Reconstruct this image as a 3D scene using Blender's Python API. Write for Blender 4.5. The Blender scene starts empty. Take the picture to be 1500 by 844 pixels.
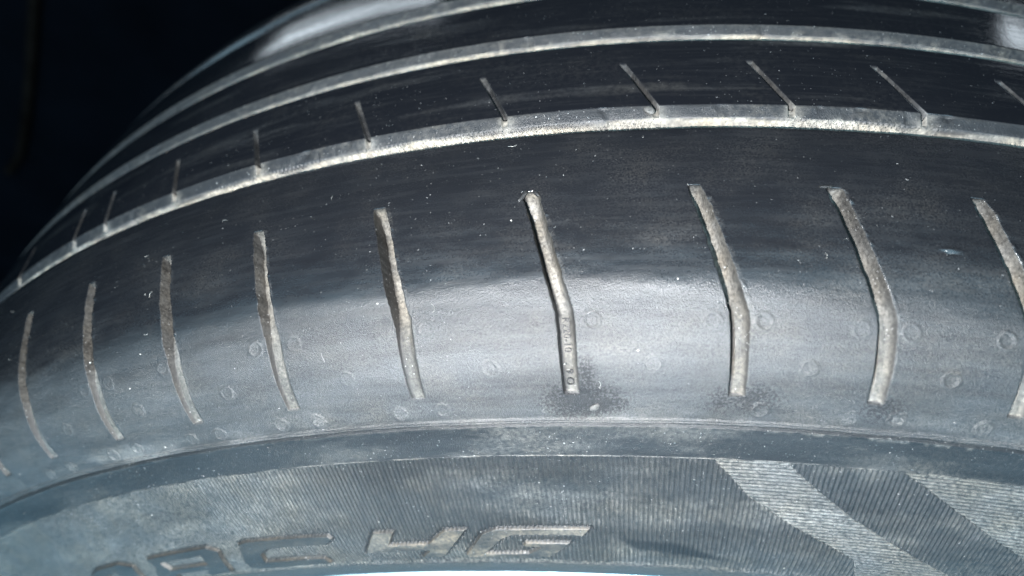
import bpy, math, random
import numpy as np
from mathutils import Matrix, Vector

# ------------------------------------------------------------------ camera, world, lights, exposure
scn = bpy.context.scene
COL = scn.collection

def W(x, y, z):
    """tyre space in mm (x along the tread, y up, z along the axle towards the viewer) -> Blender metres"""
    return Vector((x, -z, y)) / 1000.0

cam_d = bpy.data.cameras.new('camera')
cam = bpy.data.objects.new('camera', cam_d); COL.objects.link(cam); scn.camera = cam
cam_d.sensor_width = 36.0; cam_d.lens = 36.0 * 1002.62 / 1500.0
cam_d.clip_start = 0.005; cam_d.clip_end = 60.0
CP = (21.141, 393.961, 154.179)
ax_r, ax_u, ax_b = (0.98079, -0.17553, -0.08503), (0.05510, 0.66755, -0.74252), (0.18710, 0.72358, 0.66440)
m = Matrix.Identity(4)
for i, a in enumerate((ax_r, ax_u, ax_b)):
    v = W(*a) * 1000
    for j in range(3): m[j][i] = v[j]
m.translation = W(*CP)
cam.matrix_world = m
cam_d.dof.use_dof = True; cam_d.dof.focus_distance = 0.124; cam_d.dof.aperture_fstop = 11.0

wd = bpy.data.worlds.new('World'); scn.world = wd; wd.use_nodes = True
bg = wd.node_tree.nodes['Background']; bg.inputs[0].default_value = (0.55, 0.72, 1.0, 1); bg.inputs[1].default_value = 0.02

def aim(o, d):
    o.rotation_euler = Vector(W(*d)).to_track_quat('-Z', 'Y').to_euler()

def area(name, loc, d, sx, sy, power, colour):
    l = bpy.data.lights.new(name, 'AREA'); l.shape = 'RECTANGLE'; l.size = sx; l.size_y = sy
    l.energy = power; l.color = colour
    o = bpy.data.objects.new(name, l); COL.objects.link(o); o.location = W(*loc); aim(o, d); return o

# the phone's flash, just left of and above the lens
fl = bpy.data.lights.new('flash', 'POINT'); fl.energy = 4.9; fl.color = (0.99, 0.98, 0.98); fl.shadow_soft_size = 0.0028
flo = bpy.data.objects.new('flash', fl); COL.objects.link(flo); flo.location = W(5.0, 391, 161)
# open daylight in front of the tyre, and two slanted lamps added behind it for glints on the far ribs
area('daylight', (0, 850, 1000), (0, -0.593, -0.805), 3.0, 2.3, 88, (0.46, 0.79, 1.0))
for (dx, dy, dz), sx, sy, roll in (((-.495, .150, -.86), .80, .075, -40), ((.755, -.025, -.655), .62, .11, 41)):
    b = area('back_glint_lamp', (np.sign(dx) * 40 + dx * 1500, 318 + dy * 1500, dz * 1500), (-dx, -dy, -dz), sx, sy, .80, (0.80, 0.91, 1.0))
    b.rotation_euler.rotate_axis('Z', math.radians(roll))

vs = scn.view_settings
vs.view_transform = 'Standard'; vs.look = 'None'; vs.exposure = 0.0; vs.gamma = 1.0; vs.use_curve_mapping = False
scn.render.engine = 'CYCLES'
scn.render.resolution_x = 1024; scn.render.resolution_y = 576

# ------------------------------------------------------------------ noise
_T = np.random.default_rng(7).random((8, 256, 256)).astype(np.float32)
def vnoise(x, y, seed=0):
    t = _T[seed % 8]
    x = np.asarray(x, np.float64) + 1000.37 + seed * 17.3; y = np.asarray(y, np.float64) + 1000.71 + seed * 31.1
    xi = np.floor(x).astype(int); yi = np.floor(y).astype(int); fx = x - xi; fy = y - yi
    fx = fx * fx * (3 - 2 * fx); fy = fy * fy * (3 - 2 * fy)
    a = t[xi & 255, yi & 255]; b = t[(xi + 1) & 255, yi & 255]; c = t[xi & 255, (yi + 1) & 255]; d = t[(xi + 1) & 255, (yi + 1) & 255]
    return (a * (1 - fx) + b * fx) * (1 - fy) + (c * (1 - fx) + d * fx) * fy
def fbm(x, y, seed=0, o=3):
    s = 0; a = 0.5; n = 0
    for k in range(o):
        s = s + a * vnoise(x * 2 ** k, y * 2 ** k, seed + k); n += a; a *= 0.55
    return s / n
def sst(a, b, x):
    t = np.clip((x - a) / (b - a), 0, 1); return t * t * (3 - 2 * t)

# ------------------------------------------------------------------ materials
def nodes_of(name):
    m = bpy.data.materials.new(name); m.use_nodes = True
    nt = m.node_tree; return m, nt, nt.nodes['Principled BSDF']
def nd(nt, typ, **kw):
    n = nt.nodes.new(typ)
    for k, v in kw.items(): setattr(n, k, v)
    return n
def noise(nt, vec, scale, detail=3, rough=0.55):
    n = nd(nt, 'ShaderNodeTexNoise'); n.inputs['Scale'].default_value = scale
    n.inputs['Detail'].default_value = detail; n.inputs['Roughness'].default_value = rough
    nt.links.new(vec, n.inputs['Vector']); return n.outputs['Fac']
def rng(nt, val, a, b, c=0.0, d=1.0):
    n = nd(nt, 'ShaderNodeMapRange'); n.clamp = True
    for i, v in zip((1, 2, 3, 4), (a, b, c, d)): n.inputs[i].default_value = v
    nt.links.new(val, n.inputs[0]); return n.outputs[0]
def mth(nt, op, a, b=None, clamp=False):
    n = nd(nt, 'ShaderNodeMath', operation=op); n.use_clamp = clamp
    for i, v in enumerate((a, b)):
        if v is None: continue
        if isinstance(v, (int, float)): n.inputs[i].default_value = v
        else: nt.links.new(v, n.inputs[i])
    return n.outputs[0]
def mix(nt, fac, a, b):
    n = nd(nt, 'ShaderNodeMix', data_type='RGBA')
    if isinstance(fac, (int, float)): n.inputs[0].default_value = fac
    else: nt.links.new(fac, n.inputs[0])
    for i, v in ((6, a), (7, b)):
        if isinstance(v, tuple): n.inputs[i].default_value = (*v, 1)
        else: nt.links.new(v, n.inputs[i])
    return n.outputs[2]

def rubber(name, base, dustc, rough, grain=0.35, speck=0.66, streak=0.0, blotch=0.10, film=0.0, coarse=1.0, worn=0.0, spec=.5, lo=.45, fine=3200, mid=900, mott=0.0, specw=None, dist=.0006):
    """black rubber; vertex attribute 'dust' lays dry dust on it, thinned in places to paint in shade, 'stain' marks rubbed greasy patches"""
    m, nt, P = nodes_of(name)
    tc = nd(nt, 'ShaderNodeTexCoord'); ob = tc.outputs['Object']
    uv = nd(nt, 'ShaderNodeUVMap', uv_map='surf')
    mp = nd(nt, 'ShaderNodeMapping'); mp.inputs['Scale'].default_value = (60, 900, 1); nt.links.new(uv.outputs[0], mp.inputs[0])
    at = nd(nt, 'ShaderNodeAttribute', attribute_name='dust'); st = nd(nt, 'ShaderNodeAttribute', attribute_name='stain')
    n1 = noise(nt, ob, 60, 4, .6); n2 = noise(nt, ob, mid, 4, .65); n3 = noise(nt, ob, fine, 2, .6); ns = noise(nt, mp.outputs[0], 1.0, 4, .6)
    # dust amount: attribute broken up by noise, plus a thin patchy film everywhere
    brk = rng(nt, n2, .34, .64, lo, 1.3)
    d = mth(nt, 'MULTIPLY', at.outputs['Fac'], brk, True)
    flm = mth(nt, 'MULTIPLY', rng(nt, n1, .42, .72), rng(nt, n2, .42, .66))
    d = mth(nt, 'ADD', d, mth(nt, 'MULTIPLY', flm, blotch), True)
    if film: d = mth(nt, 'ADD', d, film, True)
    if streak: d = mth(nt, 'ADD', d, mth(nt, 'MULTIPLY', rng(nt, ns, .5, .8), streak), True)
    gr = noise(nt, ob, 2300, 4, .75)
    s = rng(nt, mth(nt, 'ADD', st.outputs['Fac'], mth(nt, 'MULTIPLY', mth(nt, 'SUBTRACT', gr, .5), 3.2)), .42, .75)
    s = mth(nt, 'MULTIPLY', s, rng(nt, st.outputs['Fac'], .03, .6, 0, .55))
    d = mth(nt, 'MULTIPLY', d, mth(nt, 'SUBTRACT', 1.0, s), True)
    # fine bright grit
    sp = rng(nt, noise(nt, ob, 2300, 1, .5), speck, speck + .06)
    sp = mth(nt, 'MULTIPLY', sp, rng(nt, noise(nt, ob, 140, 2, .5), .42, .62, .1, 1.0))
    hue = rng(nt, noise(nt, ob, 120, 3, .6), .35, .65)
    dc = mix(nt, hue, dustc, (dustc[0] * 1.05, dustc[1] * .97, dustc[2] * .86))
    c = mix(nt, d, base, dc); c = mix(nt, mth(nt, 'MULTIPLY', sp, .8), c, (.26, .255, .25))
    nt.links.new(c, P.inputs['Base Color'])
    r = mth(nt, 'ADD', mth(nt, 'ADD', rough - .08, mth(nt, 'MULTIPLY', n2, .16)), mth(nt, 'MULTIPLY', d, .45), True)
    r = mth(nt, 'ADD', r, mth(nt, 'MULTIPLY', s, .25), True)
    if streak: r = mth(nt, 'ADD', r, mth(nt, 'MULTIPLY', mth(nt, 'SUBTRACT', ns, .5), .25), True)
    if mott:
        mp2 = nd(nt, 'ShaderNodeMapping'); mp2.inputs['Scale'].default_value = (22, 170, 1); nt.links.new(uv.outputs[0], mp2.inputs[0])
        nm = noise(nt, mp2.outputs[0], 1.0, 6, .68)
        r = mth(nt, 'ADD', r, mth(nt, 'MULTIPLY', mth(nt, 'SUBTRACT', nm, .5), mott), True)
    if worn:
        wa = nd(nt, 'ShaderNodeAttribute', attribute_name='worn'); r = mth(nt, 'SUBTRACT', r, mth(nt, 'MULTIPLY', wa.outputs['Fac'], worn), True)
    nt.links.new(r, P.inputs['Roughness'])
    if specw is not None:
        wb = nd(nt, 'ShaderNodeAttribute', attribute_name='worn'); sp_in = rng(nt, wb.outputs['Fac'], 0, 1, spec, specw)
    else: sp_in = rng(nt, s, 0, 1, spec, .04)
    nt.links.new(mth(nt, 'MULTIPLY', sp_in, rng(nt, nm, .34, .60, .6, 1.2) if mott else 1.0), P.inputs['Specular IOR Level'])
    hgt = mth(nt, 'ADD', mth(nt, 'MULTIPLY', n3, .5), mth(nt, 'ADD', mth(nt, 'MULTIPLY', n2, coarse), mth(nt, 'MULTIPLY', sp, .6)))
    b = nd(nt, 'ShaderNodeBump'); b.inputs['Strength'].default_value = grain; b.inputs['Distance'].default_value = dist
    if worn: nt.links.new(rng(nt, wa.outputs['Fac'], 0, 1, grain, grain * .35), b.inputs['Strength'])
    nt.links.new(hgt, b.inputs['Height']); nt.links.new(b.outputs[0], P.inputs['Normal'])
    return m

M_SHO = rubber('shoulder_rubber', (.0050, .0055, .0068), (.18, .178, .176), .50, .85, .75, .016, .06, .003, .10, .23, .62, .0, 4600, 3000, .18, None, .00046)
M_TRD = rubber('worn_tread_rubber', (.005, .0055, .007), (.16, .16, .16), .10, .03, .74, .03, .03)
M_WAL = rubber('dusty_groove_rubber', (.012, .012, .014), (.235, .222, .195), .60, .2, .73, 0, .1)
M_CHA = rubber('chamfer_rubber', (.010, .0105, .012), (.22, .212, .196), .55, .4, .70, 0, .12, 0, .3, 0, .25)
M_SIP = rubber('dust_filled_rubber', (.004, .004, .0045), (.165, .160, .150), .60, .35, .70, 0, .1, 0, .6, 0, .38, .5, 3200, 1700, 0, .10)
M_SID = rubber('sidewall_rubber', (.007, .008, .0095), (.185, .183, .175), .46, .8, .70, .0, .06, .0, .25, 0, .38, .15, 4000, 1500, .25, None, .0004)
M_LET = rubber('letter_rubber', (.008, .009, .0105), (.20, .172, .138), .42, .4, .70, 0, .03, 0, .25, 0, .45, .2, 4000, 1500, .2, None, .0004)
M_FLO = rubber('groove_floor_rubber', (.01, .01, .011), (.14, .14, .135), .6, .4, .68, 0, .15)

def plain(name, base, rough, nscale=40, var=.3, bump=.2, bd=.002, spec=.3):
    m, nt, P = nodes_of(name)
    tc = nd(nt, 'ShaderNodeTexCoord'); n = noise(nt, tc.outputs['Object'], nscale, 5, .6)
    c = mix(nt, rng(nt, n, .3, .7), tuple(x * (1 - var) for x in base), tuple(x * (1 + var) for x in base))
    nt.links.new(c, P.inputs['Base Color']); P.inputs['Roughness'].default_value = rough; P.inputs['Specular IOR Level'].default_value = spec
    b = nd(nt, 'ShaderNodeBump'); b.inputs['Strength'].default_value = bump; b.inputs['Distance'].default_value = bd
    nt.links.new(n, b.inputs['Height']); nt.links.new(b.outputs[0], P.inputs['Normal'])
    return m
M_FLOOR = plain('pale_floor', (.42, .60, .68), .7, 14, .10)
M_RIM = plain('pale_wheel_paint', (.50, .66, .72), .45, 20, .05, .05)
M_DARK = plain('black_panel', (.0012, .0015, .0022), 1, 9, .3, spec=0)
M_TRIM = plain('dark_brown_trim', (.0034, .0026, .0022), 1, 30, .5, spec=0)
M_GRIT = plain('pale_grit', (.22, .215, .20), .7, 900, .3, .3, .0001)
M_CRUMB = plain('grey_crumb', (.06, .058, .055), .6, 1500, .6, .6, .0003)

# ------------------------------------------------------------------ object helpers
def tag(o, label=None, cat=None, group=None, kind=None):
    for k, v in (('label', label), ('category', cat), ('group', group), ('kind', kind)):
        if v: o[k] = v
    return o
def mesh_obj(name, V, F, mat, parent=None, normals=None, attrs=None, uv=None):
    """V (n,3) metres, F (m,4) or (m,3) int array"""
    me = bpy.data.meshes.new(name); k = F.shape[1]
    me.vertices.add(len(V)); me.vertices.foreach_set('co', np.ascontiguousarray(V, np.float32).ravel())
    me.loops.add(F.size); me.loops.foreach_set('vertex_index', np.ascontiguousarray(F, np.int32).ravel())
    me.polygons.add(len(F)); me.polygons.foreach_set('loop_start', np.arange(0, F.size, k, dtype=np.int32))
    me.polygons.foreach_set('loop_total', np.full(len(F), k, np.int32))
    me.polygons.foreach_set('use_smooth', np.ones(len(F), bool))
    if uv is not None:
        l = me.uv_layers.new(name='surf'); l.data.foreach_set('uv', np.ascontiguousarray(uv[F.ravel()], np.float32).ravel())
    for an, av in (attrs or {}).items():
        a = me.attributes.new(an, 'FLOAT', 'POINT'); a.data.foreach_set('value', np.ascontiguousarray(av, np.float32))
    me.update()
    if normals is not None: me.normals_split_custom_set_from_vertices(np.ascontiguousarray(normals, np.float32))
    me.materials.append(mat)
    o = bpy.data.objects.new(name, me); COL.objects.link(o)
    if parent: o.parent = parent
    return o
def grid_normals(P):
    du = np.empty_like(P); dv = np.empty_like(P)
    du[1:-1] = P[2:] - P[:-2]; du[0] = P[1] - P[0]; du[-1] = P[-1] - P[-2]
    dv[:, 1:-1] = P[:, 2:] - P[:, :-2]; dv[:, 0] = P[:, 1] - P[:, 0]; dv[:, -1] = P[:, -1] - P[:, -2]
    n = np.cross(dv, du); return n / np.maximum(np.linalg.norm(n, axis=-1, keepdims=True), 1e-12)
def ring_pos(th, z, r):
    return np.stack([r * np.sin(th), -z + 0 * th, r * np.cos(th)], -1) / 1000.0
def emit(P, lab, parts, attrs, uvs, parent):
    """P (nu,nv,3) grid, lab (nu-1,nv-1) face labels; parts: {label: (name, material, parent or None, extra)} -> objects"""
    nu, nv = P.shape[:2]; N = grid_normals(P).reshape(-1, 3); V = P.reshape(-1, 3)
    idx = np.arange(nu * nv).reshape(nu, nv)
    Q = np.stack([idx[:-1, :-1], idx[:-1, 1:], idx[1:, 1:], idx[1:, :-1]], -1).reshape(-1, 4)
    lf = lab.ravel(); out = {}
    for l, (name, mat, par) in parts.items():
        F = Q[lf == l]
        if not len(F): continue
        used, inv = np.unique(F, return_inverse=True)
        pa = out[par] if isinstance(par, int) else (par or parent)
        out[l] = mesh_obj(name, V[used], inv.reshape(F.shape), mat, pa, N[used], {k: a.ravel()[used] for k, a in attrs.items()}, uvs.reshape(-1, 2)[used])
    return out

# ------------------------------------------------------------------ tyre section: smooth outer profile
PR = np.array([(0,320.8),(20,320.6),(39,319.7),(48.5,319.0),(60.6,317.2),(72,314.2),(77,312.3),(80,310.85),(82.3,309.3),(85,306.8),(87.4,303.9),(89.2,301.0),(90.6,297.9),(91.7,295),(92.7,291.8),(95.4,284.9),(99.6,274),(103.2,263),(103.9,257),(103.4,252),(101.3,247.5),(98,243),(93,233),(88,220),(86,209),(84,203)], float)
def spline(P, n=60):
    Q = np.vstack([2 * P[0] - P[1], P, 2 * P[-1] - P[-2]]); out = []
    for i in range(1, len(Q) - 2):
        p0, p1, p2, p3 = Q[i-1:i+3]; t = [0]
        for a, b in ((p0, p1), (p1, p2), (p2, p3)): t.append(t[-1] + np.linalg.norm(b - a) ** .5)
        t0, t1, t2, t3 = t; u = np.linspace(t1, t2, n, endpoint=False)[:, None]
        A1 = (t1-u)/(t1-t0)*p0+(u-t0)/(t1-t0)*p1; A2 = (t2-u)/(t2-t1)*p1+(u-t1)/(t2-t1)*p2; A3 = (t3-u)/(t3-t2)*p2+(u-t2)/(t3-t2)*p3
        B1 = (t2-u)/(t2-t0)*A1+(u-t0)/(t2-t0)*A2; B2 = (t3-u)/(t3-t1)*A2+(u-t1)/(t3-t1)*A3
        out.append((t2-u)/(t2-t1)*B1+(u-t1)/(t2-t1)*B2)
    out.append(P[-1:]); return np.vstack(out)
CUR = spline(PR); SS = np.concatenate([[0], np.cumsum(np.hypot(*np.diff(CUR, axis=0).T))])
TAN = np.gradient(CUR, SS, axis=0); NRM = np.stack([-TAN[:, 1], TAN[:, 0]], -1); NRM /= np.linalg.norm(NRM, axis=1, keepdims=True)
def prof(s):
    s = np.asarray(s, float); a = np.abs(s); sg = np.where(s < 0, -1, 1)
    z = np.interp(a, SS, CUR[:, 0]) * sg; r = np.interp(a, SS, CUR[:, 1])
    nz = np.interp(a, SS, NRM[:, 0]) * sg; nr = np.interp(a, SS, NRM[:, 1])
    return z, r, nz, nr
PI = math.pi
def columns(lo, hi, step, coarse=.025):
    left = np.arange(hi + coarse, lo + 2 * PI - coarse * .5, coarse)
    return np.concatenate([np.arange(lo, hi, step), [hi], left, [lo + 2 * PI]])

tyre = bpy.data.objects.new('car_tyre', None); COL.objects.link(tyre); tyre.location = (0, 0, 0)
tag(tyre, 'dusty worn black car tyre with bent shoulder grooves and raised sidewall letters', 'tyre')

# ------------------------------------------------------------------ shoulder rib with its bent sipes and vent marks
sA, sT, sM, sK, sD = 46.9, 61.0, 83.2, 98.2, 104.6
SIPES = [-0.3901, -0.3137, -0.2404, -0.1654, -0.0822, 0.0079, 0.0971, 0.1698, 0.2441]
rs = random.Random(3); a = SIPES[-1]
while a < SIPES[0] + 2 * PI - .12:
    a += rs.choice((.074, .075, .083, .0895)); SIPES.append(a)
VIS = 13                                    # sipes that get their own meshes: those in or next to the view
def skew(s):
    return np.interp(s, [0, sT, sM - 2, sM - .6, sM + .8, sM + 3, sK, 200], [-.010, 0, .0166, .0180, .0192, .0199, .0209, .0212])
rows_w = [(sA + 1.6, -7.6), (sA + 1.3, -6), (sA + .9, -4), (sA + .55, -2.2), (sA + .3, -1.0), (sA + .12, -.35)]
rows = np.unique(np.round(np.concatenate([np.arange(sA, sT, .33), [sT, sT + .15, sT + .4], np.arange(sT + .7, sK - .4, .3), [sK - .35, sK - .2, sK - .06, sK + .1], np.arange(sK + .35, sD - 1.6, .3), np.arange(sD - 1.5, sD + .01, .12)]), 3))
HW = 1.40                                   # half width of a sipe, mm
offs = np.array([-HW-.55, -HW-.28, -HW-.1, -HW, -HW+.16, -HW+.5, -HW+.9, -.35, 0, .35, HW-.9, HW-.5, HW-.16, HW, HW+.1, HW+.28, HW+.55])
base = columns(-.72, .50, .00095)
keep = np.ones(len(base), bool); ucol = []; usid = []; uoff = []
for i, c in enumerate(SIPES):
    keep &= ~(np.abs((base - c + PI) % (2 * PI) - PI) * 316 < HW + .7)
U = [(b, -1, 0.0) for b in base[keep]]
for i, c in enumerate(SIPES):
    for o in offs:
        U.append((c, i, o))
def key(t): return ((t[0] + t[2] / 316.0) + .72) % (2 * PI) if not abs(t[0] - base[-1]) < 1e-9 else 2 * PI
U.sort(key=key)
uc = np.array([t[0] for t in U]); ui = np.array([t[1] for t in U]); uo = np.array([t[2] for t in U])
nW = len(rows_w); S = np.concatenate([np.full(nW, sA), rows]); nv = len(S); nu = len(U)
z0, r0, nz, nr = prof(S)
for k, (zw, dr) in enumerate(rows_w):
    z0[k] = prof(sA)[0] + (sA - zw) * 1.0; r0[k] = prof(sA)[1] + dr; nz[k], nr[k] = -1, 0
Sg = np.broadcast_to(S, (nu, nv)); wallrow = np.arange(nv) < nW
sid = ui[:, None]; off = np.broadcast_to(uo[:, None], (nu, nv)).copy()
inS = (ui >= 0)[:, None] & np.ones((1, nv), bool)
# sipe width along its length and its ragged edges
wid = np.interp(S, [sT, sT + 2, sM, sK], [.80, .95, 1.12, 1.0])[None, :]
idn = np.where(ui >= 0, ui, 0)[:, None] * 7.7
sgn = np.sign(off)
rag = (fbm(Sg * .55, idn + sgn * 3.1, 2, 3) - .5) * .62 + (vnoise(Sg * 1.9, idn + sgn * 5.3, 4) - .5) * .10
rag = rag * np.interp(S, [sT, sM, sM + 5, sK], [1.0, .8, .25, .2])[None, :]
edgew = np.clip(np.abs(off) / HW, 0, 1)
flare = np.where(ui == 5, .36, np.where(ui == 4, .15, np.where(ui == 7, .2, .05)))[:, None] * np.exp(-np.abs(Sg - sT - .3) / 1.6)
off2 = off * wid + (rag * edgew + flare * edgew * np.clip(1 - (np.abs(off) - HW) / .7, 0, 1)) * sgn
TH = uc[:, None] + np.where(inS, off2 / 316.0, 0) + skew(S)[None, :]
# heights
along = ((S >= sT + .12) & (S <= sK - .05))[None, :]
depth = np.interp(S, [sT, sT + .5, sT + 3, sM - 4, sM + 2, sK - .2, sK], [.5, 2.4, 4.2, 3.8, 1.8, .8, .6])[None, :] * (0.9 + .25 * vnoise(idn, Sg * 0 + .5, 1))
depth = depth * (1 - .62 * (sid == 4) * sst(sM - 2, sM + 6, Sg) - .3 * (sid < 4) * (sid >= 0))
floor_col = (np.abs(uo) <= HW - .15)[:, None]
lip = np.where(np.abs(off) <= HW + .001, 1, 0)
fl_n = (fbm(off2 * 1.1 + idn, Sg * .5, 3, 3) - .5) * .16
side = np.clip((np.abs(off) - (HW - .95)) / .8, 0, 1) ** 2
H = np.zeros((nu, nv))
H = np.where(inS & along & floor_col, -depth * (1 - .80 * side * (off > 0)) + fl_n, H)
H = H - 1.8 * (inS & along & floor_col & (off < -HW + .55) & (sid >= 6) & (sid < 20)) * sst(sK, sK - 8, Sg)
H = np.where(inS & along & (np.abs(off) == HW), -.10, H)
X = TH * 310.0                              # mm along the tread
H = H + np.where(floor_col & inS & along, 0, (fbm(X * .12, Sg * .25, 5, 3) - .5) * .22)
H = H + np.where(inS & along & (np.abs(off) > HW), (off > 0) * np.maximum(0, fbm(Sg * .8, idn + sgn * 9, 6, 2) - .55) * .7 * np.interp(S, [sT, sM, sK], [1, .6, .2])[None, :], 0)
# mould line at the lower end: two fine beads and a groove
b1 = np.exp(-((Sg - (sD - 1.05)) / .22) ** 2) * .32 + np.exp(-((Sg - (sD - .12)) / .16) ** 2) * -.6 + np.exp(-((Sg - (sD - .48)) / .18) ** 2) * .28
H = H + b1 * (.75 + .5 * vnoise(X * .08, Sg * 0, 2))
# ragged upper edge of the main groove
edge = np.exp(-np.maximum(Sg - sA, 0) / .35) * np.where(wallrow[None, :], 0, 1)
H = H - edge * (.18 + .35 * np.maximum(0, fbm(X * .5, Sg * 0, 6, 3) - .55))
# a slit torn in the rubber, a shallow raised flap beside it
sx, sy = .2222 * 310, 72.2
dx = X - sx; dy = Sg - sy + dx * .10
H = H - .55 * np.exp(-(dy / .16) ** 2) * (np.abs(dx) < 1.9) * np.maximum(0, 1 - np.abs(dx / 2.0)) + .3 * np.exp(-((dy + .35) / .3) ** 2) * np.exp(-((dx - .4) / 1.3) ** 2)
# vent marks
VENT = [(0.0415,85.5,1),(0.0137,85.4,.5),(0.1035,85.5,1),(0.1289,85.5,1),(0.1767,85.9,.7),(0.2013,85.9,1),(-0.0155,93.1,.8),(0.0733,92.7,.7),(0.153,92.7,.9),(0.2251,92.9,1.2),(-0.0481,100.9,1.1),(-0.0758,101.1,1),(0.0144,101.2,.5),(0.1317,100.9,1.3),(0.1801,101.6,.4),(0.2047,100.9,1),(0.2518,101.0,1.1),(-0.1315,101.2,1.2),(-0.159,101.3,.9),(-0.2082,101.5,1),(-0.2329,101.5,1),(-0.0492,85.7,.6),(-0.0757,85.8,.7),(-0.1324,85.6,.8),(-0.1586,85.7,1),(-0.187,92.9,1),(-0.102,93.2,.8),(-0.2303,86.0,.8),(-0.262,92.9,1),(-0.2807,86.2,.8),(-0.3043,86.2,.7),(-0.3361,93.1,.9),(-0.2843,101.3,1),(-0.31,101.5,1.2),(-0.3612,101.6,.9),(-0.3893,101.8,.8),(0.2488,85.8,1.1),(0.298,92.8,1),(0.276,85.7,.9)]
lab = np.zeros((nu - 1, nv - 1), int)
dust = np.zeros((nu, nv)); stain = np.zeros((nu, nv))
dust += sst(76, 90, Sg) * .12 + .12 * np.maximum(0, fbm(X * .06, Sg * .2, 1, 4) - .45) * sst(60, 80, Sg) * 2
lowdirt = sst(sD - 6, sD - 1.5, Sg) * np.maximum(0, fbm(X * .10, Sg * .35, 2, 4) - .42) * 1.5
dust += lowdirt * np.interp(X, [-130, -60, 0, 40], [1.0, .7, .12, .25])
parts = {0: ('shoulder_rib', M_SHO, None)}
xc = X[:, :]
for k, (t, s, g) in enumerate(VENT):
    R_ = 1.28
    cm = np.where(np.abs(uc - t) < .08)[0]
    c0, c1 = cm.min(), cm.max() + 1; v0, v1 = np.searchsorted(S[nW:], [s - 2.6, s + 2.6]) + nW
    rr = 303.0 if s > 95 else 306.0
    d = np.hypot((TH[c0:c1, v0:v1] - t) * rr, Sg[c0:c1, v0:v1] - s)
    ok = np.ones_like(d)
    h = .21 * g ** 1.3 * np.exp(-((d - R_) / .20) ** 2) + np.where(d < R_, .06 * g * (1 if k % 3 else -1), 0) * sst(R_, R_ - .3, d)
    H[c0:c1, v0:v1] += h * ok
    dust[c0:c1, v0:v1] += sst(R_ + .1, R_ - .4, d) * (.05 + .14 * ((k * 37 % 10) / 10)) * (.8 if s > 99 else .3) + .06 * np.exp(-((d - R_ - .2) / .2) ** 2)
    fd = np.hypot((TH[c0:c1, v0:v1] - t) * rr, Sg[c0:c1, v0:v1] - s) < R_ + .25
    sub = lab[c0:c1 - 1, v0:v1 - 1]; sub[fd[:-1, :-1] & fd[1:, 1:]] = 100 + k
    parts[100 + k] = ('vent_mark', M_SHO, 0)
# sipe faces
for i in range(nu - 1):
    if ui[i] >= 0 and ui[i] == ui[i + 1] and -HW <= uo[i] and uo[i + 1] <= HW:
        k = ui[i]; j = k if k < VIS else (k - len(SIPES) if len(SIPES) - k <= 3 else None)
        if j is None: continue
        rr_ = (S[:-1] >= sT) & (S[1:] <= sK + .02); rr_[:nW] = False
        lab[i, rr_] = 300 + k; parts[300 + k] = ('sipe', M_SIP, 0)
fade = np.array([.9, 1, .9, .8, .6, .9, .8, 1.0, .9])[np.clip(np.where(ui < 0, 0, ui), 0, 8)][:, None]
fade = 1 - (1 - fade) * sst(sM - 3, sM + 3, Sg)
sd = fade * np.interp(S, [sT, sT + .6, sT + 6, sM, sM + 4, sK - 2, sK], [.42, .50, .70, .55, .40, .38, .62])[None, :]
dust = np.where(inS & along & (np.abs(off) <= HW), np.where(off < -HW + .8, np.interp(np.where(ui < 0, 0, ui), [0, 3, 4, 5, len(SIPES) - 5, len(SIPES) - 1], [1, .9, .5, .12, 0, 1])[:, None], 1) * np.where(np.abs(off) > HW - .3, .35, 1) * sd * np.clip(.2 + 1.5 * fbm(off2 * .5 + idn, Sg * .22, 4, 4), .25, 1.4) , dust)  # dust thinned on left strip and edges: groove shadow put into the colour
dust = dust + np.where(inS & along & (np.abs(off) > HW), (off > 0) * .14 * np.maximum(0, fbm(Sg * .6, idn + sgn * 2, 1, 3) - .45) * np.interp(S, [sT, sM, sK], [2, 2, .5])[None, :], 0)
# greasy rubbed patches round the feet of three sipes
for (t, s, rx, ry, g) in ((.0331, 99.6, 9, 5, 1.0), (.044, 100.4, 6.5, 3.0, 1.0), (.020, 98.5, 2.5, 5, .55), (.1263, 98.5, 7, 4, .8), (.112, 99, 5, 4, .7), (.195, 99, 6, 4, .7), (.037, 95.5, 3, 6, .8)):
    d = ((TH - t) * 302 / rx) ** 2 + ((Sg - s) / ry) ** 2
    stain = np.maximum(stain, g * np.exp(-d * 1.2))
stain = np.where(inS & along & (np.abs(off) < HW), stain * .15, stain)
dust = np.where(wallrow[None, :], .35, dust)
z = z0[None, :] + H * nz[None, :]; r = r0[None, :] + H * nr[None, :]
P = ring_pos(TH, z, r); P[-1] = P[0]
uv = np.stack([X / 1000, Sg / 1000], -1)
worn = sst(83.5, 76.0, Sg + (fbm(X * .05, Sg * .15, 3, 4) - .5) * 5)
sho = emit(P, lab, parts, {'dust': np.clip(dust, 0, 1), 'stain': stain, 'worn': worn}, uv, tyre)

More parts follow.
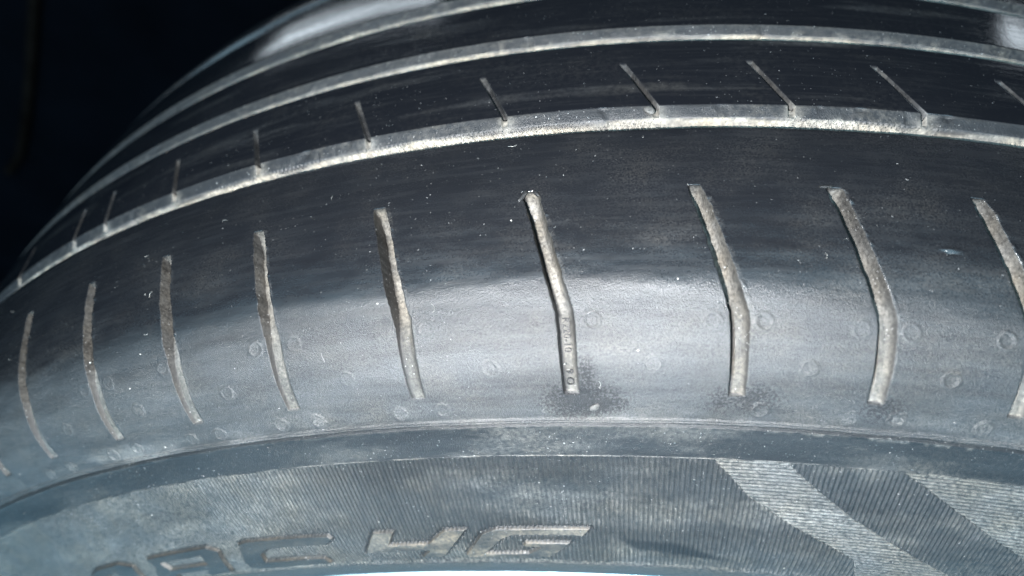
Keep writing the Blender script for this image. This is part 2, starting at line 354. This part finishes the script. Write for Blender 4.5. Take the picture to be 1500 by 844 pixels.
# mould code stamped in the floor of the middle sipe
def surf(t, s, h):
    z, r, nz, nr = prof(s); return ring_pos(np.asarray(t), z + nz * h, r + nr * h)
def stamp(name, text, size, place, mat, parent, thick=.10):
    cu = bpy.data.curves.new(name, 'FONT'); cu.body = text; cu.size = size; cu.extrude = thick; cu.resolution_u = 3; cu.space_character = 1.02
    o = bpy.data.objects.new(name, cu); COL.objects.link(o)
    me = bpy.data.meshes.new_from_object(o.evaluated_get(bpy.context.evaluated_depsgraph_get()))
    COL.objects.unlink(o); bpy.data.objects.remove(o)
    co = np.empty(len(me.vertices) * 3, np.float32); me.vertices.foreach_get('co', co); co = co.reshape(-1, 3)
    me.vertices.foreach_set('co', place(co).astype(np.float32).ravel()); me.update()
    a_ = me.attributes.new('dust', 'FLOAT', 'POINT'); a_.data.foreach_set('value', np.full(len(me.vertices), 0, np.float32))
    me.materials.clear(); me.materials.append(mat)
    q = bpy.data.objects.new(name, me); COL.objects.link(q); q.parent = parent; return q
c5 = SIPES[5]
def place_code(co):
    s = 84.9 + co[:, 0]; t = c5 + skew(s) + (co[:, 1] - .62) / 304.0
    dep = np.interp(s, [sM - 4, sM + 2, sK - .2], [3.8, 1.8, .8])
    return surf(t, s, -dep * .98 + .22 + co[:, 2])
stamp('mould_code', 'R220-10', 1.75, place_code, M_SIP, sho[305])
def place_tag(co):
    s = 93.9 + co[:, 0]; t = c5 + skew(s) + (co[:, 1] - .70) / 304.0
    dep = np.interp(s, [sM - 4, sM + 2, sK - .2], [3.8, 1.8, .8])
    return surf(t, s, -dep * .98 + .25 + co[:, 2])
stamp('mould_code', '9 O', 1.9, place_tag, M_SIP, sho[305])

# ------------------------------------------------------------------ centre ribs and groove floors
def tread_rib(zn, zf, chamf, step, sip=None, near_dust=1.0, seed=0):
    """zn: z where the flat top starts on the viewer's side, zf: far edge. Rows run from the near wall foot over the top to the far wall foot."""
    ztop, rtop = zn, prof(zn)[1]
    # near wall rows: (z, drop, is_wall)
    wall = [(zn + chamf + 1.3, 7.6), (zn + chamf + 1.1, 6.4), (zn + chamf + .95, 5.4), (zn + chamf + .8, 4.5), (zn + chamf + .65, 3.7), (zn + chamf + .52, 3.0), (zn + chamf + .42, 2.5), (zn + chamf + .32, 2.0), (zn + chamf + .2, 1.6), (zn + chamf, 1.25), (zn + chamf * .75, .92), (zn + chamf * .5, .60), (zn + chamf * .25, .28), (zn + .12, .08)]
    top = np.unique(np.concatenate([[zn - .15], np.arange(zn - .5, zf + .6, -.45), [zf + .3, zf + .12]]))[::-1]
    far = [(zf, .1), (zf - .12, .35), (zf - .35, 1.6), (zf - .8, 4.0), (zf - 1.4, 7.6)]
    Z = np.concatenate([[w[0] for w in wall], top, [f[0] for f in far]])
    zt, rt, _, _ = prof(Z); D = np.concatenate([[w[1] for w in wall], np.zeros(len(top)), [f[1] for f in far]])
    nw, nt_ = len(wall), len(top); nv = len(Z)
    hz = np.concatenate([np.full(9, .93), np.full(5, .6), np.zeros(nt_), np.full(len(far), -.9)]); hr = np.sqrt(1 - hz ** 2)
    base = columns(-.72, .50, step)
    U = [(b, -1, 0.0) for b in base]
    sw = .62
    if sip:
        ths, zt_, zb_, sk_ = sip
        so = np.array([-sw-.35, -sw-.12, -sw, -sw+.12, -.2, .2, sw-.12, sw, sw+.12, sw+.35])
        keep = np.ones(len(base), bool)
        for c in ths: keep &= ~(np.abs((base - c + PI) % (2 * PI) - PI) * 318 < sw + .45)
        U = [(b, -1, 0.0) for b in base[keep]] + [(c, i, o) for i, c in enumerate(ths) for o in so]
        U.sort(key=lambda t: ((t[0] + t[2] / 318.) + .72) % (2 * PI) if abs(t[0] - base[-1]) > 1e-9 else 2 * PI)
    uc = np.array([t[0] for t in U]); ui = np.array([t[1] for t in U]); uo = np.array([t[2] for t in U]); nu = len(U)
    skw = np.interp(-Z, [-60, -zb_, -zt_, 60], [0, 0, sk_, sk_ * 1.2]) if sip else 0 * Z
    off = np.broadcast_to(uo[:, None], (nu, nv)); Zg = np.broadcast_to(Z, (nu, nv)); Dg = np.broadcast_to(D, (nu, nv))
    TH = uc[:, None] + off / 318. + skw[None, :]
    X = TH * 318.
    H = np.zeros((nu, nv))
    isw = (np.arange(nv) < 9)[None, :]; isch = ((np.arange(nv) >= 9) & (np.arange(nv) < nw))[None, :]; ist = ((np.arange(nv) >= nw) & (np.arange(nv) < nw + nt_))[None, :]
    ph = (X + Dg * 1.3) / 1.0
    ridge = np.abs(np.sin(PI * ph)) ** .7
    wear = np.clip((fbm(X * .07, Dg * .3, seed + 1, 3) - .30) * 4, 0, 1)
    H = H + isw * (.5 * (ridge - .5) * wear * sst(1.25, 1.7, Dg) + (fbm(X * .25, Dg * .5, seed, 3) - .5) * .5)
    H = H + isch * (fbm(X * .22, Dg * .8, seed + 2, 3) - .5) * .35
    H = H + ist * (fbm(X * .02, Zg * .08, seed + 3, 2) - .5) * .10
    chips = np.maximum(0, fbm(X * .20, Dg * .2, seed + 4, 3) - .66) * 4
    H = H - (isch | isw) * np.minimum(chips, .6) * .8 * (Dg < 3)
    ch_edge = sst(.55, .75, fbm(X * .35, Dg * .7, seed + 5, 4))
    dust = isw * np.clip(.92 - .35 * sst(.62, .72, fbm(X * .13, Dg * .2, seed + 5, 3)), 0, 1) * near_dust
    dust = dust + isch * (.07 + .42 * ch_edge * sst(.2, 1.2, Dg) + .16 * np.exp(-(Dg - .08) ** 2 / .02)) * near_dust
    dust = dust + ist * np.maximum(0, fbm(X * .03, Zg * .25, seed + 6, 4) - .58) * .35
    dust = dust + np.where(np.arange(nv) >= nw + nt_, .25, 0)[None, :]
    thr = .7 + 1.9 * fbm(X * .10, Dg * 0, seed + 2, 4)
    lipd = sst(thr, thr + .35, Dg)
    dust = np.where(isw | isch, dust * ((.14 if seed == 0 else .4) + (.86 if seed == 0 else .6) * lipd), dust)
    dust = np.where(isw, dust * (.55 + .45 * ridge) * np.clip(.35 + 1.1 * fbm(X * .045, Dg * .15, seed + 3, 4), 0, 1.1), dust)  # wall dust thinned between ridges: shading of the ribbing put into colour
    lab = np.zeros((nu - 1, nv - 1), int); lab[:, :9] = 1; lab[:, 9:nw] = 2
    parts = {0: ('tread_rib', M_TRD, None), 1: ('groove_wall', M_WAL, 0), 2: ('chamfer', M_CHA, 0)}
    if sip:
        # a sipe runs from inside the rib over the chamfer
        alongz = (Zg <= zb_ + chamf * .8) & (Zg >= zt_) & (Dg < 1.3)
        ins = (ui >= 0)[:, None] & alongz
        dep = np.interp(-Z, [-(zb_ + 1), -zb_, -(zt_ + 4), -zt_], [1.0, 1.7, 1.4, .35])[None, :]
        H = np.where(ins & (np.abs(off) <= sw - .11), H - dep, H); H = np.where(ins & (np.abs(off) == sw), H - .08, H)
        dust = np.where(ins & (np.abs(off) <= sw), .12 + .30 * sst(zb_ - 3.5, zb_, Zg) + .1 * (Zg < zt_ + 3), dust)
        plug = (ui >= 0)[:, None] & isch | (ui >= 0)[:, None] & isw & (Dg < 2.2)
        # dust packed at the mouth
        for c in ths:
            d = np.hypot((TH - (c + .001)) * 318, (Dg - 1.0) * 1.2); g = np.exp(-(d / 1.5) ** 2) * (isch | isw)
            dust = dust + g * .35; H = H + g * .35 * (fbm(X * 1.5, Dg * 2, 3, 2)) * (Dg > .6)
        for i in range(nu - 1):
            if ui[i] >= 0 and ui[i] == ui[i + 1] and -sw <= uo[i] and uo[i + 1] <= sw and (ui[i] < 10):
                rws = (Z[:-1] <= zb_ + .2) & (Z[1:] >= zt_ - .01) & (D[:-1] < 1.2); lab[i, rws] = 300 + ui[i]; parts[300 + ui[i]] = ('sipe', M_TRD, 0)
    z = Zg + H * hz[None, :]; r = rt[None, :] - Dg + H * hr[None, :]
    P = ring_pos(TH, z, r); P[-1] = P[0]
    uv = np.stack([X / 1000, (Zg + Dg) / 1000], -1)
    return emit(P, lab, parts, {'dust': np.clip(dust, 0, 1), 'stain': dust * 0}, uv, tyre)

S2 = [-0.3382, -0.2624, -0.1864, -0.1018, -0.0111, 0.0798, 0.1574, 0.2329]
a = S2[-1]
while a < S2[0] + 2 * PI - .12:
    a += rs.choice((.076, .077, .088)); S2.append(a)
tread_rib(40.4, 18.3, 1.9, .00035, (S2, 26.2, 40.4, -.0185), 1.0, 0)
tread_rib(11.9, -5.6, 1.7, .0014, None, .9, 2)
tread_rib(-13.0, -37, 1.7, .0014, None, .85, 4)
# far shoulder rib, groove floors, far sidewall, liner: plain rings
def ring(name, zr, mat, dustv, step=.004, parent=None, lo=-.72, hi=.5):
    zr = np.array(zr, float); th = columns(lo, hi, step); nu = len(th)
    TH = np.broadcast_to(th[:, None], (nu, len(zr))); X = TH * 318
    h = (fbm(X * .1, np.broadcast_to(np.arange(len(zr)) * .4, X.shape), 3, 3) - .5) * .3
    P = ring_pos(TH, np.broadcast_to(zr[:, 0], TH.shape), zr[:, 1][None, :] + h); P[-1] = P[0]
    sl = np.concatenate([[0], np.cumsum(np.hypot(*np.diff(zr, axis=0).T))])
    uv = np.stack([X / 1000, np.broadcast_to(sl / 1000, X.shape)], -1)
    return emit(P, np.zeros((nu - 1, len(zr) - 1), int), {0: (name, mat, None)}, {'dust': np.full(TH.shape, dustv), 'stain': np.zeros(TH.shape)}, uv, parent or tyre)[0]
for za, zb in ((50, 40), (20, 10), (-4, -16), (-35, -50)):
    ring('groove_floor', [(v, 312.6 if abs(v) > 30 else 313.4) for v in np.linspace(za, zb, 8)], M_FLO, .35)
zf, rf, _, _ = prof(np.linspace(46.5, SS[-1], 70))
ring('far_shoulder', [(-44.5, 312.4), (-45.8, 316), (-46.2, 318.6)] + [(-a, b) for a, b in zip(zf, rf)], M_TRD, .05)
ring('inner_liner', [(84, 203), (78, 204), (80, 216), (90, 232), (94, 252), (90, 278), (82, 298), (60, 307), (0, 309), (-60, 307), (-82, 298), (-90, 278), (-94, 252), (-90, 232), (-80, 216), (-78, 204), (-84, 203)], M_FLO, .2, .02)

rim = ring('wheel_disc', [(70, 0.5), (72, 40), (78, 90), (81, 150), (81.5, 190), (83, 197), (88, 201), (89.5, 205), (89.2, 209), (87, 210.5), (84.5, 209)], M_RIM, 0, .02)
rim['label'] = 'pale smooth wheel face showing as a thin strip below the sidewall'

# ------------------------------------------------------------------ sidewall with ribbed panels and raised letters
L4 = [(-0.1302,129.48),(-0.1127,129.67),(-0.1212,133.33),(-0.0889,133.15),(-0.0729,129.48),(-0.0551,129.28),(-0.0773,136.63),(-0.0832,137.87),(-0.1002,137.71),(-0.0907,135.4),(-0.1461,135.84)]
LG = [(-0.0627,136.94),(-0.0454,130.65),(-0.0342,129.28),(0.0344,128.89),(0.0288,130.94),(-0.0228,131.04),(-0.0307,132.2),(-0.0462,136.5),(-0.0134,136.3),(-0.0035,134.45),(-0.017,134.18),(-0.014,133.0),(0.02,132.9),(0.0129,134.82),(0.0022,137.6),(-0.0598,137.87)]
LC = [(-0.2571,129.87),(-0.2478,129.28),(-0.1693,129.67),(-0.1667,130.84),(-0.1756,132.39),(-0.2317,132.2),(-0.2418,133.71),(-0.2438,136.2),(-0.1849,136.4),(-0.1825,138.6),(-0.2487,139.0),(-0.2649,138.2),(-0.2654,135.84)]
LA = [(-0.3702,130.1),(-0.293,129.6),(-0.2826,131.23),(-0.2900,139.0),(-0.3180,139.0),(-0.3139,136.9),(-0.3533,136.9),(-0.3600,139.0),(-0.3880,139.0),(-0.3689,133.15)]
LAh = [(-0.3575,132.3),(-0.3048,132.0),(-0.3062,134.8),(-0.354,134.9)]
LN = [(-0.4509,130.0),(-0.4125,129.8),(-0.3959,131.5),(-0.4020,139.0),(-0.4300,139.0),(-0.4250,132.5),(-0.4420,132.7),(-0.4560,139.0),(-0.4850,139.0),(-0.4650,131.4)]
S1 = [(0.1113,111),(0.1544,111),(0.1564,112.6),(0.1764,117.57),(0.2028,123.2),(0.2299,127.7),(0.2558,131.43),(0.2803,134.64),(0.336,142),(0.224,142),(0.2204,137.87),(0.214,133.33),(0.1687,126.52),(0.1365,120.19),(0.1123,112.4)]
S2P = [(0.2204,111),(0.2214,111.83),(0.2615,118.78),(0.2976,124.56),(0.3223,128.0),(0.362,133.3),(0.366,142),(0.46,142),(0.43,134),(0.36,124),(0.32,115),(0.305,111)]
RS = 276.0
def sdf(poly, X, Y):
    """signed distance, positive inside, in mm"""
    p = [(a * RS, b) for a, b in poly]; d = np.full(X.shape, 1e9); ins = np.zeros(X.shape, bool)
    for (x1, y1), (x2, y2) in zip(p, p[1:] + p[:1]):
        ex, ey = x2 - x1, y2 - y1; t = np.clip(((X - x1) * ex + (Y - y1) * ey) / (ex * ex + ey * ey), 0, 1)
        d = np.minimum(d, np.hypot(X - x1 - t * ex, Y - y1 - t * ey))
        if y1 != y2: ins ^= ((y1 > Y) != (y2 > Y)) & (X < (x2 - x1) * (Y - y1) / (y2 - y1) + x1)
    return np.where(ins, d, -d)
sE, sR = 111.7, 139.6
PT = .88 / RS
th = columns(-.64, .40, PT / 6)
S = np.concatenate([np.arange(sD, sD + .9, .15), np.arange(sD + 1, sE - .4, .3), np.arange(sE - .3, sE + .31, .1), np.arange(sE + .45, sR + 1.6, .15), np.arange(sR + 1.8, 160, .5), np.arange(160, SS[-1], 2.5), [SS[-1]]])
nu, nv = len(th), len(S)
z0, r0, nz, nr = prof(S)
TH = np.broadcast_to(th[:, None], (nu, nv)); Sg = np.broadcast_to(S, (nu, nv)); X = TH * RS
zone = sst(sE - .1, sE + .2, Sg) * sst(sR + 1.0, sR - .2, Sg)
dense = sst(-.635, -.62, TH) * sst(.40, .385, TH)
ridge = np.abs(np.sin(PI * TH / PT)) ** .75
wornL = np.clip((fbm(X * .035, Sg * .10, 2, 4) - .25) * 4, .25, 1) * np.interp(TH, [-.45, -.28, -.16, .5], [.25, .45, 1, 1])
H = np.zeros((nu, nv)) + (fbm(X * .1, Sg * .2, 1, 3) - .5) * .2 * (Sg > sD + .5)
H -= np.exp(-((Sg - sD - .1) / .2) ** 2) * .35 - np.exp(-((Sg - sD - .6) / .2) ** 2) * .12
H += np.exp(-((Sg - sE + .05) / .13) ** 2) * .13
d1, d2 = sdf(S1, X, Sg), sdf(S2P, X, Sg); ds = np.maximum(d1, d2)
inst = sst(-.12, .12, ds)
sridge = np.abs(np.sin(PI * (S - sE) / .75))[None, :] ** .75 * (.8 + .4 * vnoise(X * .05, Sg * 1.3, 3))
panel = -.46 + .36 * ridge * wornL
strip = -.36 + .22 * sridge - .22 * np.exp(-(ds / .22) ** 2)
bgh = panel * (1 - inst) + strip * inst
wx = sdf([(0.0525,131.62),(0.0974,132.77),(0.1301,137.09),(0.0983,135.84),(0.0644,134.45)], X, Sg)
lab = np.zeros((nu - 1, nv - 1), int)
inz = (Sg > sE) & (Sg < sR) & (TH < .398)
lb = np.where(inz & (d1 > 0), 10, np.where(inz & (d2 > 0), 11, np.where(inz & (X < np.interp(Sg, [112, 142], [.135 * RS, .25 * RS])), 12, np.where(inz & (X < np.interp(Sg, [112, 142], [.26 * RS, .40 * RS])), 13, 0))))
Hl = np.zeros((nu, nv)); MO = np.zeros((nu, nv)); letters = [('letter', LN), ('letter', LA), ('letter', LC), ('letter', L4), ('letter', LG)]
for k, (n, pl) in enumerate(letters):
    d = sdf(pl, X, Sg)
    if pl is LA: d = np.minimum(d, -sdf(LAh, X, Sg))
    up = sst(-.06, .22, d); moat = np.exp(-((d + .25) / .22) ** 2)
    MO = np.maximum(MO, moat * (1 - up)); Hl = np.maximum(Hl, up); bgh = bgh * (1 - up) + up * (.28 + .03 * np.exp(-((d - .3) / .2) ** 2)) - .24 * moat * (1 - up)
    lb = np.where(d > -.05, 20 + k, lb)
H = H * (1 - zone * dense) + (bgh + (fbm(X * .3, Sg * .4, 4, 2) - .5) * .06) * zone * dense - .38 * zone * (1 - dense)
H += (sst(sR, sR + 2.5, Sg) * .1) * sst(150, 143, Sg)
lab[:] = lb[:-1, :-1]
dust = np.zeros((nu, nv)) + .02 + .14 * np.clip((fbm(X * .05, Sg * .2, 2, 4) - .5) * 4, 0, 1) * (Sg < sE) * (Sg > sD + .5)
valley = (1 - ridge) * (1 - inst)
dn = fbm(X * .06, Sg * .16, 5, 4)
dust += zone * dense * (1 - Hl) * ((1 - inst) * (.03 + .22 * np.clip((dn - .50) * 4, 0, 1) * (.02 + ridge) + .12 * ridge * np.interp(S, [112, 130, 139], [0, .4, 1.6])[None, :]) + inst * (.36 + .22 * np.clip((dn - .40) * 3, 0, 1)) * (.30 + .75 * np.clip(sridge, 0, 1)))
dust += zone * Hl * (.02 + .36 * np.clip((fbm(X * .10, Sg * .25, 3, 3) - .30) * 4, .25, 1) * np.interp(TH, [-.30, -.16, -.13, .1], [.12, .2, 1, 1]))
dust += np.interp(TH, [-.5, -.2, -.1], [.22, .14, 0]) * zone * dense * (1 - Hl)
dust += sst(sR - 1, sR + 1, Sg) * .18
dust += .45 * np.exp(-((Sg - sE + .1) / .16) ** 2) * np.clip((fbm(X * .3, Sg * 0, 6, 3) - .40) * 4, 0, 1)
dust += .5 * np.exp(-((Sg - sD - .75) / .25) ** 2) * np.clip((fbm(X * .5, Sg * 0, 7, 3) - .42) * 4, 0, 1) * np.interp(TH, [-.1, .12, .2], [.25, .3, 1])
dust *= 1 - .9 * MO  # moats round the letters darkened: edge shade put into the colour
wipe = sst(-.6, .4, wx); dust *= (1 - .9 * wipe)
parts = {0: ('sidewall', M_SID, None), 10: ('striped_band', M_SID, 0), 11: ('striped_band', M_SID, 0), 12: ('ribbed_panel', M_SID, 0), 13: ('ribbed_panel', M_SID, 0)}
for k in range(len(letters)): parts[20 + k] = (letters[k][0], M_LET, 0)
P = ring_pos(TH, z0[None, :] + H * nz[None, :], r0[None, :] + H * nr[None, :]); P[-1] = P[0]
uv = np.stack([X / 1000, Sg / 1000], -1)
sw = emit(P, lab, parts, {'dust': np.clip(dust, 0, 1), 'stain': np.zeros((nu, nv))}, uv, tyre)
for k, c in enumerate('NAC4G'):
    sw[20 + k]['label'] = 'raised rubber letter reading ' + c

# ------------------------------------------------------------------ loose bits lying on the tyre
def lump(name, t, s, h, size, mat, seed, label, cat):
    r_ = random.Random(seed)
    import bmesh
    bm = bmesh.new(); bmesh.ops.create_icosphere(bm, subdivisions=3, radius=1)
    for v in bm.verts:
        n = v.co.normalized(); k = .72 + .5 * float(fbm(np.array(n.x * 1.6 + seed), np.array(n.y * 1.6 + n.z), 2, 3))
        v.co = Vector((n.x * size[0] * k, n.y * size[1] * k, n.z * size[2] * k)) / 1000
    me = bpy.data.meshes.new(name); bm.to_mesh(me); bm.free()
    for p in me.polygons: p.use_smooth = True
    me.materials.append(mat); o = bpy.data.objects.new(name, me); COL.objects.link(o)
    z, r, nz, nr = [float(v) for v in prof(s)]
    nrm = Vector((nr * math.sin(t), -nz, nr * math.cos(t)))
    o.rotation_euler = nrm.to_track_quat('Z', 'Y').to_euler(); o.rotation_euler.rotate_axis('Z', r_.random() * 6)
    o.location = Vector(surf(t, s, h).tolist()); return tag(o, label, cat)
lump('rubber_crumb', .0412, 101.0, .12, (1.0, .55, .4), M_CRUMB, 5, 'dark rubber crumb below the foot of the groove with the stamped code', 'crumb')
lump('mud_clod', .0760, 41.3, -.3, (1.3, .9, .7), M_CRUMB, 8, 'brown grey clod of mud at the mouth of a slanted slit', 'mud')

for t_, s_, sz_, sd_ in ((.0040, 62.0, (1.5, .45, .35), 21), (.1655, 60.9, (1.3, .28, .25), 22), (.0118, 61.6, (.9, .4, .35), 25)):
    f_ = lump('torn_flap', t_, s_, .1, sz_, M_SIP, sd_, None, None); f_.parent = sho[0]

# grit scattered over the shoulder and sidewall: many tiny pale grains in one object
g = np.random.default_rng(11); N = 240
ico = np.array([(1,0,0),(-1,0,0),(0,1,0),(0,-1,0),(0,0,1),(0,0,-1)], float); fo = np.array([(0,2,4),(2,1,4),(1,3,4),(3,0,4),(2,0,5),(1,2,5),(3,1,5),(0,3,5)])
t = g.uniform(-.45, .36, N); s = np.concatenate([g.uniform(47.5, 104, N * 8 // 10), g.uniform(105, 140, N - N * 8 // 10)])
sz = np.exp(g.normal(math.log(.036), .45, N)); sz[:28] = g.uniform(.16, .32, 28); sz = np.minimum(sz, .34); g.shuffle(sz)
z, r, nz, nr = prof(s); c = ring_pos(t, z + nz * (-.03), r + nr * (-.03))
jit = ico[None] * g.uniform(.6, 1.25, (N, 6, 1)) * sz[:, None, None] / 1000 + g.normal(0, .12, (N, 6, 3)) * sz[:, None, None] / 1000
V = (c[:, None] + jit).reshape(-1, 3); F = (fo[None] + (np.arange(N) * 6)[:, None, None]).reshape(-1, 3)
o = mesh_obj('grit', V, F, M_GRIT); tag(o, 'fine pale grit scattered over the tyre', 'grit', kind='stuff')

# short pale lint fibres
def fibres(name, n, seed):
    g = random.Random(seed); VV = []; FF = []
    for k in range(n):
        t0 = g.uniform(-.42, .32); s0 = g.uniform(62, 103) if g.random() < .8 else g.uniform(48, 62)
        a = g.random() * 6.28; cur = g.uniform(-1.4, 1.4); L = g.uniform(.6, 2.4); w = g.uniform(.022, .045); n_ = 7; b0 = len(VV)
        x = y = 0.0
        for i in range(n_):
            nx, ny = -math.sin(a), math.cos(a); hh = .12 + .10 * math.sin(i)
            for q in (-1, 1):
                VV.append(surf(t0 + (x + nx * q * w) / 308., s0 + y + ny * q * w, hh).tolist())
            VV.append(surf(t0 + x / 308., s0 + y, hh + w * 1.6).tolist())
            x += math.cos(a) * L / n_; y += math.sin(a) * L / n_; a += cur / n_ * 2
        for i in range(n_ - 1):
            p = b0 + i * 3; q = p + 3
            FF += [(p, p + 2, q + 2, q), (p + 2, p + 1, q + 1, q + 2), (p + 1, p, q, q + 1)]
    o = mesh_obj(name, np.array(VV), np.array(FF), M_GRIT); tag(o, 'short pale lint fibres clinging to the shoulder', 'lint', kind='stuff')
fibres('lint', 16, 4)

# ------------------------------------------------------------------ the surface it stands on and the darkness behind
def quad_box(name, x0, x1, y0, y1, z0, z1, mat):
    c = [W(x, y, z) for x in (x0, x1) for y in (y0, y1) for z in (z0, z1)]
    F = np.array([(0,1,3,2),(4,6,7,5),(0,4,5,1),(2,3,7,6),(0,2,6,4),(1,5,7,3)])
    me = bpy.data.meshes.new(name); me.from_pydata([tuple(v) for v in c], [], F.tolist()); me.materials.append(mat); me.update()
    o = bpy.data.objects.new(name, me); COL.objects.link(o); return o
o = quad_box('floor', -3000, 3000, -345, -321, -430, 3000, M_FLOOR); o['kind'] = 'structure'
o = quad_box('back_wall', -3000, 3000, -345, 345, -470, -434, M_DARK); o['kind'] = 'structure'

pts = np.array([(-400, 335), (-460, 262), (-519, 190), (-574, 127), (-622, 74), (-668, 28), (-700, 8)], float)
tg = np.gradient(pts, axis=0); tg /= np.linalg.norm(tg, axis=1, keepdims=True); nn = np.stack([-tg[:, 1], tg[:, 0]], -1)
V = []; F = []
for k, (q, n) in enumerate(zip(pts, nn)):
    for a, zz in ((-5, -434), (-3.5, -426), (3.5, -426), (5, -434)):
        V.append(tuple(W(q[0] + n[0] * a, q[1] + n[1] * a, zz)))
    if k:
        b = k * 4
        F += [(b - 4 + j, b + j, b + (j + 1) % 4, b - 4 + (j + 1) % 4) for j in range(4)]
st = mesh_obj('cable', np.array(V), np.array(F), M_TRIM)
tag(st, 'faint dark brown cable running down the black wall at far left', 'cable')
